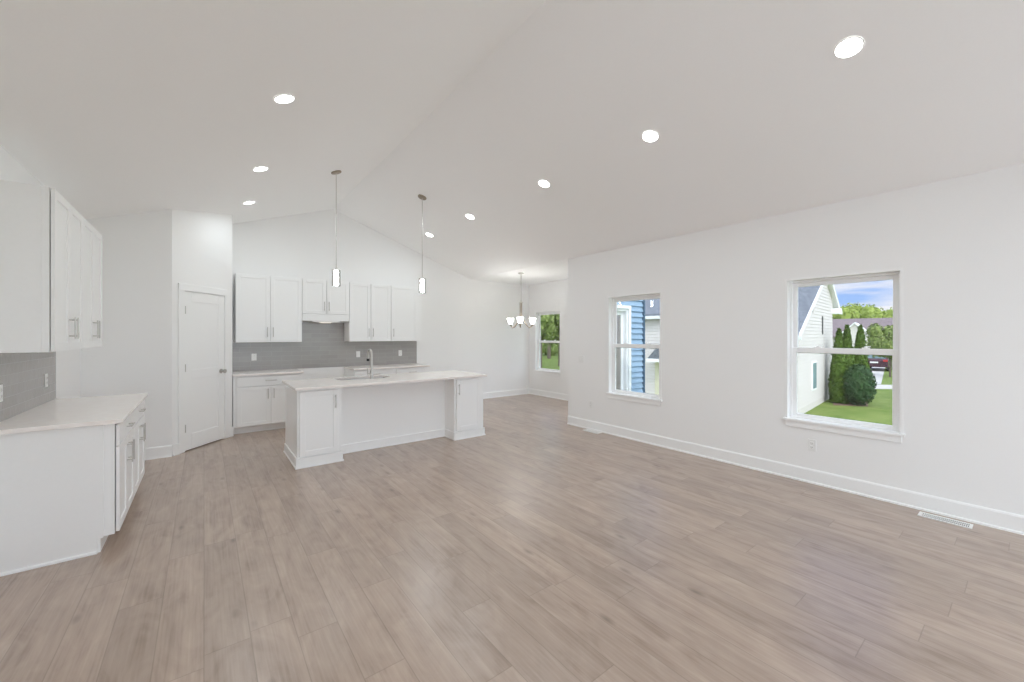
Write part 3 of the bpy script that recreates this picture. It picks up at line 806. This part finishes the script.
for xe, sgn in ((-WL - .35, -1), (.75, 1)):
    ze = hz(xe)
    m = MB(); m.extrude([(xe, ze + .05), (XA, HA + .05), (XA, HA + .14), (xe, ze + .14)], 'y', -.16, HB + .1); m.build('roof', M['shingle'], h)
    m = MB(); m.extrude([(xe, ze), (XA, HA), (XA, HA + .05), (xe, ze + .05)], 'y', -.15, HB); m.build('soffit', M['trim'], h)
    m = MB(); m.extrude([(xe, ze - .07), (XA, HA - .07), (XA, HA + .11), (xe, ze + .11)], 'y', -.20, -.16); m.build('fascia', M['trim'], h)
    m = MB(); m.extrude([(xe - .01 * sgn, ze - .10), (xe + .09 * sgn, ze - .10), (xe + .11 * sgn, ze + .03), (xe - .01 * sgn, ze + .03)], 'y', -.25, HB); m.build('gutter', M['trim'], h)
rs = (RA - RE) / (XA - WX)
for xe, sgn in ((WX - .35, -1), (.4, 1)):
    ze = RA - rs * abs(xe - XA) if sgn < 0 else RE - .15
    m = MB(); m.extrude([(xe, ze), (XA, RA), (XA, RA + .13), (xe, ze + .13)], 'y', HB - .02, HL + .3); m.build('roof', M['shingle'], h)
    m = MB(); m.extrude([(xe - .01 * sgn, ze - .10), (xe + .09 * sgn, ze - .10), (xe + .11 * sgn, ze + .03), (xe - .01 * sgn, ze + .03)], 'y', HB, HL + .2); m.build('gutter', M['trim'], h)
m = MB(); m.extrude([(-.15, 4.05), (.80, 4.05), (.80, 4.14), (.65, 4.32), (-.15, 4.32)], 'y', -.28, .0); m.build('eave_return', M['trim'], h)
m = MB(); m.box(-2.62, -2.42, -.03, .0, 3.05, 3.85); m.build('slot_window', M['dark'], h)
f = MB().box(-4.75, -3.95, -.05, .0, .75, 1.95).build('window', M['trim'], h)
MB().box(-4.67, -4.03, -.06, -.05, .83, 1.87).build('pane', M['carglass'], f)
m = MB(); m.box(-4.62, -4.44, -.04, 0, 3.95, 4.13); m.build('vent', M['concrete'], h)
# side door with a small gabled hood, on the long wall
f = MB().box(WX - .05, WX, 4.72, 5.58, .1, 1.78).build('door', M['door_cream'], h)
m = MB(); m.extrude([(4.70, 1.95), (5.60, 1.95), (5.15, 2.45)], 'x', WX - .75, WX); m.build('porch_roof', M['shingle'], h)
m = MB(); m.extrude([(4.68, 1.80), (5.62, 1.80), (5.62, 1.95), (4.68, 1.95)], 'x', WX - .78, WX); m.build('porch_beam', M['trim'], h)

# distant house with mauve roof and white gable
p0 = at(868, 335, 56)
h2 = tag(empty('house', (p0.x, p0.y, ZG), -atan(308 / 400.) + radians(-46)), 'distant house with mauve shingle roof and small white gable', 'house')
m = MB(); m.box(-9, 9, 0, 8, 0, 3.0); m.build('wall', M['white_siding'], h2)
m = MB(); m.extrude([(-.5, 2.85), (4, 5.55), (8.5, 2.85), (8.5, 2.7), (-.5, 2.7)], 'x', -9.4, 9.4); m.build('roof', M['brown_shingle'], h2)
m = MB(); m.extrude([(-2.9, 0), (.3, 0), (.3, 3.0), (-1.3, 4.6), (-2.9, 3.0)], 'y', -1.2, 2.2); m.build('gable_wall', M['white_siding'], h2)
for sgn in (-1, 1):
    m = MB(); m.extrude([(-1.3 + sgn * 1.9, 2.75), (-1.3, 4.65), (-1.3, 4.85), (-1.3 + sgn * 1.9, 2.95)], 'y', -1.45, 2.2); m.build('gable_roof', M['trim'], h2)

# foliage
def leaf_cloud(m, n, size, sampler):
    for _ in range(n):
        p, nr = sampler()
        q = (nr + Vector((random.gauss(0, .5), random.gauss(0, .5), random.gauss(0, .5)))).normalized()
        t = q.orthogonal().normalized(); b2 = q.cross(t)
        a_ = random.random() * 2 * pi; t, b2 = t * cos(a_) + b2 * sin(a_), b2 * cos(a_) - t * sin(a_)
        s_ = size * random.uniform(.6, 1.3)
        m.poly([p - t * s_, p - b2 * s_ * .55, p + t * s_, p + b2 * s_ * .55])
def blob(m, c_, rx, ry, rz_, n, size):
    c_ = Vector(c_)
    def smp():
        v = Vector((random.gauss(0, 1), random.gauss(0, 1), random.gauss(0, 1))).normalized()
        k = random.uniform(.72, 1.05)
        return c_ + Vector((v.x * rx * k, v.y * ry * k, v.z * rz_ * k)), v
    leaf_cloud(m, n, size, smp)
def core(m, c_, rx, ry, rz_):
    res = bmesh.ops.create_icosphere(m.bm, subdivisions=3, radius=1.0)
    for v in res['verts']:
        k = .80 + .07 * sin(7 * v.co.x + 3 * c_[0]) * cos(6 * v.co.y + c_[1]) + .05 * sin(11 * v.co.z)
        v.co = Vector((c_[0] + v.co.x * rx * k, c_[1] + v.co.y * ry * k, c_[2] + v.co.z * rz_ * k))
def tree(label, p, height, width, m_, n=900, size=.32, cat='tree', name='tree', group=None, trunk=True):
    r = tag(empty(name, (p.x, p.y, ZG)), label, cat, group)
    m = MB(); zc = height * .60
    for k in range(6):
        a_ = random.random() * 2 * pi; rr = width * .24
        cc = (cos(a_) * rr, sin(a_) * rr, zc + random.uniform(-.16, .20) * height)
        s_ = random.uniform(.26, .34)
        core(m, cc, width * s_, width * s_, height * .22); blob(m, cc, width * s_, width * s_, height * .23, n // 6, size)
    m.build('crown', m_, r)
    if trunk:
        MB().tube([(0, 0, -.05), (.04, 0, height * .3), (0, .05, height * .6)], [width * .028, width * .022, width * .012], 10).build('trunk', M['bark'], r, True)
    return r
def conifer(label, p, height, rad, m_, n=2600):
    r = tag(empty('arborvitae', (p.x, p.y, ZG)), label, 'evergreen', 'pointed evergreens beside the white house')
    prof = lambda t: rad * (1 - t) ** .62 * min(1, .75 + t * 1.2) if t < 1 else 0
    m = MB(); m.lathe([(0, .05)] + [(prof(k / 14) * .86, .05 + (height - .1) * k / 14) for k in range(14)] + [(0, height - .05)], 18)
    def smp():
        t = random.random() ** 1.3; a_ = random.random() * 2 * pi; q = prof(t) * random.uniform(.82, 1.06)
        return Vector((cos(a_) * q, sin(a_) * q, .05 + t * (height - .02))), Vector((cos(a_), sin(a_), .3))
    leaf_cloud(m, n, .085, smp); m.build('foliage', m_, r)
    MB().tube([(0, 0, -.05), (0, 0, .3)], .06, 8).build('stem', M['bark'], r)
    return r
p = at(839, 0, 17.8); conifer('pointed evergreen beside the white house corner, leftmost of three', p, 3.26, .40, M['arbor'])
p = at(847, 0, 18.1); conifer('pointed evergreen in the middle, tallest of three', p, 3.42, .40, M['arbor'])
p = at(860.5, 0, 19.2); conifer('pointed evergreen at the right, behind the round bush', p, 3.44, .43, M['arbor'])
p = at(859, 0, 17.2)
r = tag(empty('round_bush', (p.x, p.y, ZG)), 'dark green round clipped bush in front of the pointed evergreens', 'bush')
m = MB(); core(m, (0, 0, .86), .60, .60, .92); blob(m, (0, 0, .86), .55, .55, .88, 3200, .06); m.build('foliage', M['yew'], r)
MB().tube([(0, 0, -.05), (0, 0, .4)], .05, 8).build('stem', M['bark'], r)

tree('light green loose tree at the right edge of the right-hand window', at(890, 0, 29), 3.5, 2.2, M['leaf_olive'], 1500, .13)
tree('yellow-green small tree right of the parked car', at(882, 0, 46), 4.4, 2.6, M['leaf_olive'], 1000, .18)
GT = 'trees on the rise behind the mauve-roofed house'
hills = [(842, 75, 9.0, 4.2), (863, 84, 9.7, 4.6), (884, 75, 8.4, 4.2), (904, 84, 8.4, 4.6), (832, 94, 11.0, 5.0), (853, 104, 12.1, 5.6), (874, 94, 10.6, 5.0), (894, 104, 10.6, 5.6)]
lab = ['lime green tree above the evergreen tips, front row', 'lime tree above the middle of the mauve roof, front row', 'lime tree above the right part of the mauve roof', 'low lime tree beyond the right edge of the glass',
       'tall lime tree beside the white house roof edge', 'tall lime tree straight above the small white gable', 'tall lime tree in the back row above the mauve roof', 'lower lime tree in the back row at the right edge of the glass']
for (u, d, hh, ww), lb in zip(hills, lab):
    tree(lb, at(u, 0, d), hh, ww * 1.15, M['leaf_lime'], 1000, .28, group=GT)
GN = 'trees beyond the lawn outside the nook window'
nook = [(541, 36, 7.6, 3.4, 'leaf_olive'), (559, 39, 8.0, 3.6, 'leaf_olive'), (549, 52, 12.5, 9.0, 'leaf_lime')]
lab = ['green tree at the left of the nook window', 'green tree at the right of the nook window', 'tall lime tree behind the two green ones outside the nook window']
for (u, d, hh, ww, k), lb in zip(nook, lab):
    tree(lb, at(u, 0, d), hh, ww, M[k], 1500, .20, group=GN)
p = at(551, 0, 60)
r = tag(empty('hedge', (p.x, p.y, ZG), -atan(308 / 400.)), 'long green hedge at the far end of the lawn outside the nook window', 'hedge')
m = MB()
for k in range(9): core(m, (-8 + 2 * k, 0, 1.2), 1.6, 1.3, 1.6); blob(m, (-8 + 2 * k, 0, 1.2), 1.5, 1.2, 1.5, 160, .2)
m.build('foliage', M['leaf_olive'], r)

# parked car, seen from behind
p = at(874, 0, 33.5)
cdir = Vector((p.x, p.y, 0)).normalized()
car = tag(empty('car', (p.x, p.y, ZG + .015), atan2(cdir.y, cdir.x) - radians(8)), 'plum coloured car parked on the driveway beyond the bushes', 'car')
m = MB(); m.extrude([(0, .35), (0, .95), (.10, 1.05), (.35, 1.52), (.7, 1.62), (2.3, 1.60), (3.1, 1.08), (4.3, .95), (4.5, .75), (4.5, .35)], 'y', -.88, .88)
o = m.build('body', M['car'], car); bv = o.modifiers.new('bevel', 'BEVEL'); bv.width = .07; bv.segments = 3; bv.limit_method = 'ANGLE'
m = MB(); m.poly([(.085, -.70, 1.07), (.085, .70, 1.07), (.325, .60, 1.48), (.325, -.60, 1.48)]); bmesh.ops.solidify(m.bm, geom=m.bm.faces[:], thickness=.02); m.build('rear_window', M['carglass'], car)
for s_ in (-1, 1):
    MB().box(-.02, .06, s_ * .70 - .14, s_ * .70 + .14, .82, .98, .01).build('tail_light', M['red'], car)
    for xx in (.85, 3.65):
        w_ = MB().lathe([(0, -.11), (.20, -.11), (.33, -.10), (.335, 0), (.33, .10), (.20, .11), (0, .11)], 24).build('wheel', M['black'], car, True, (xx, s_ * .78, .335)); w_.rotation_euler = (pi / 2, 0, 0)
MB().box(-.015, .01, -.26, .26, .68, .80).build('number_plate', M['trim'], car)
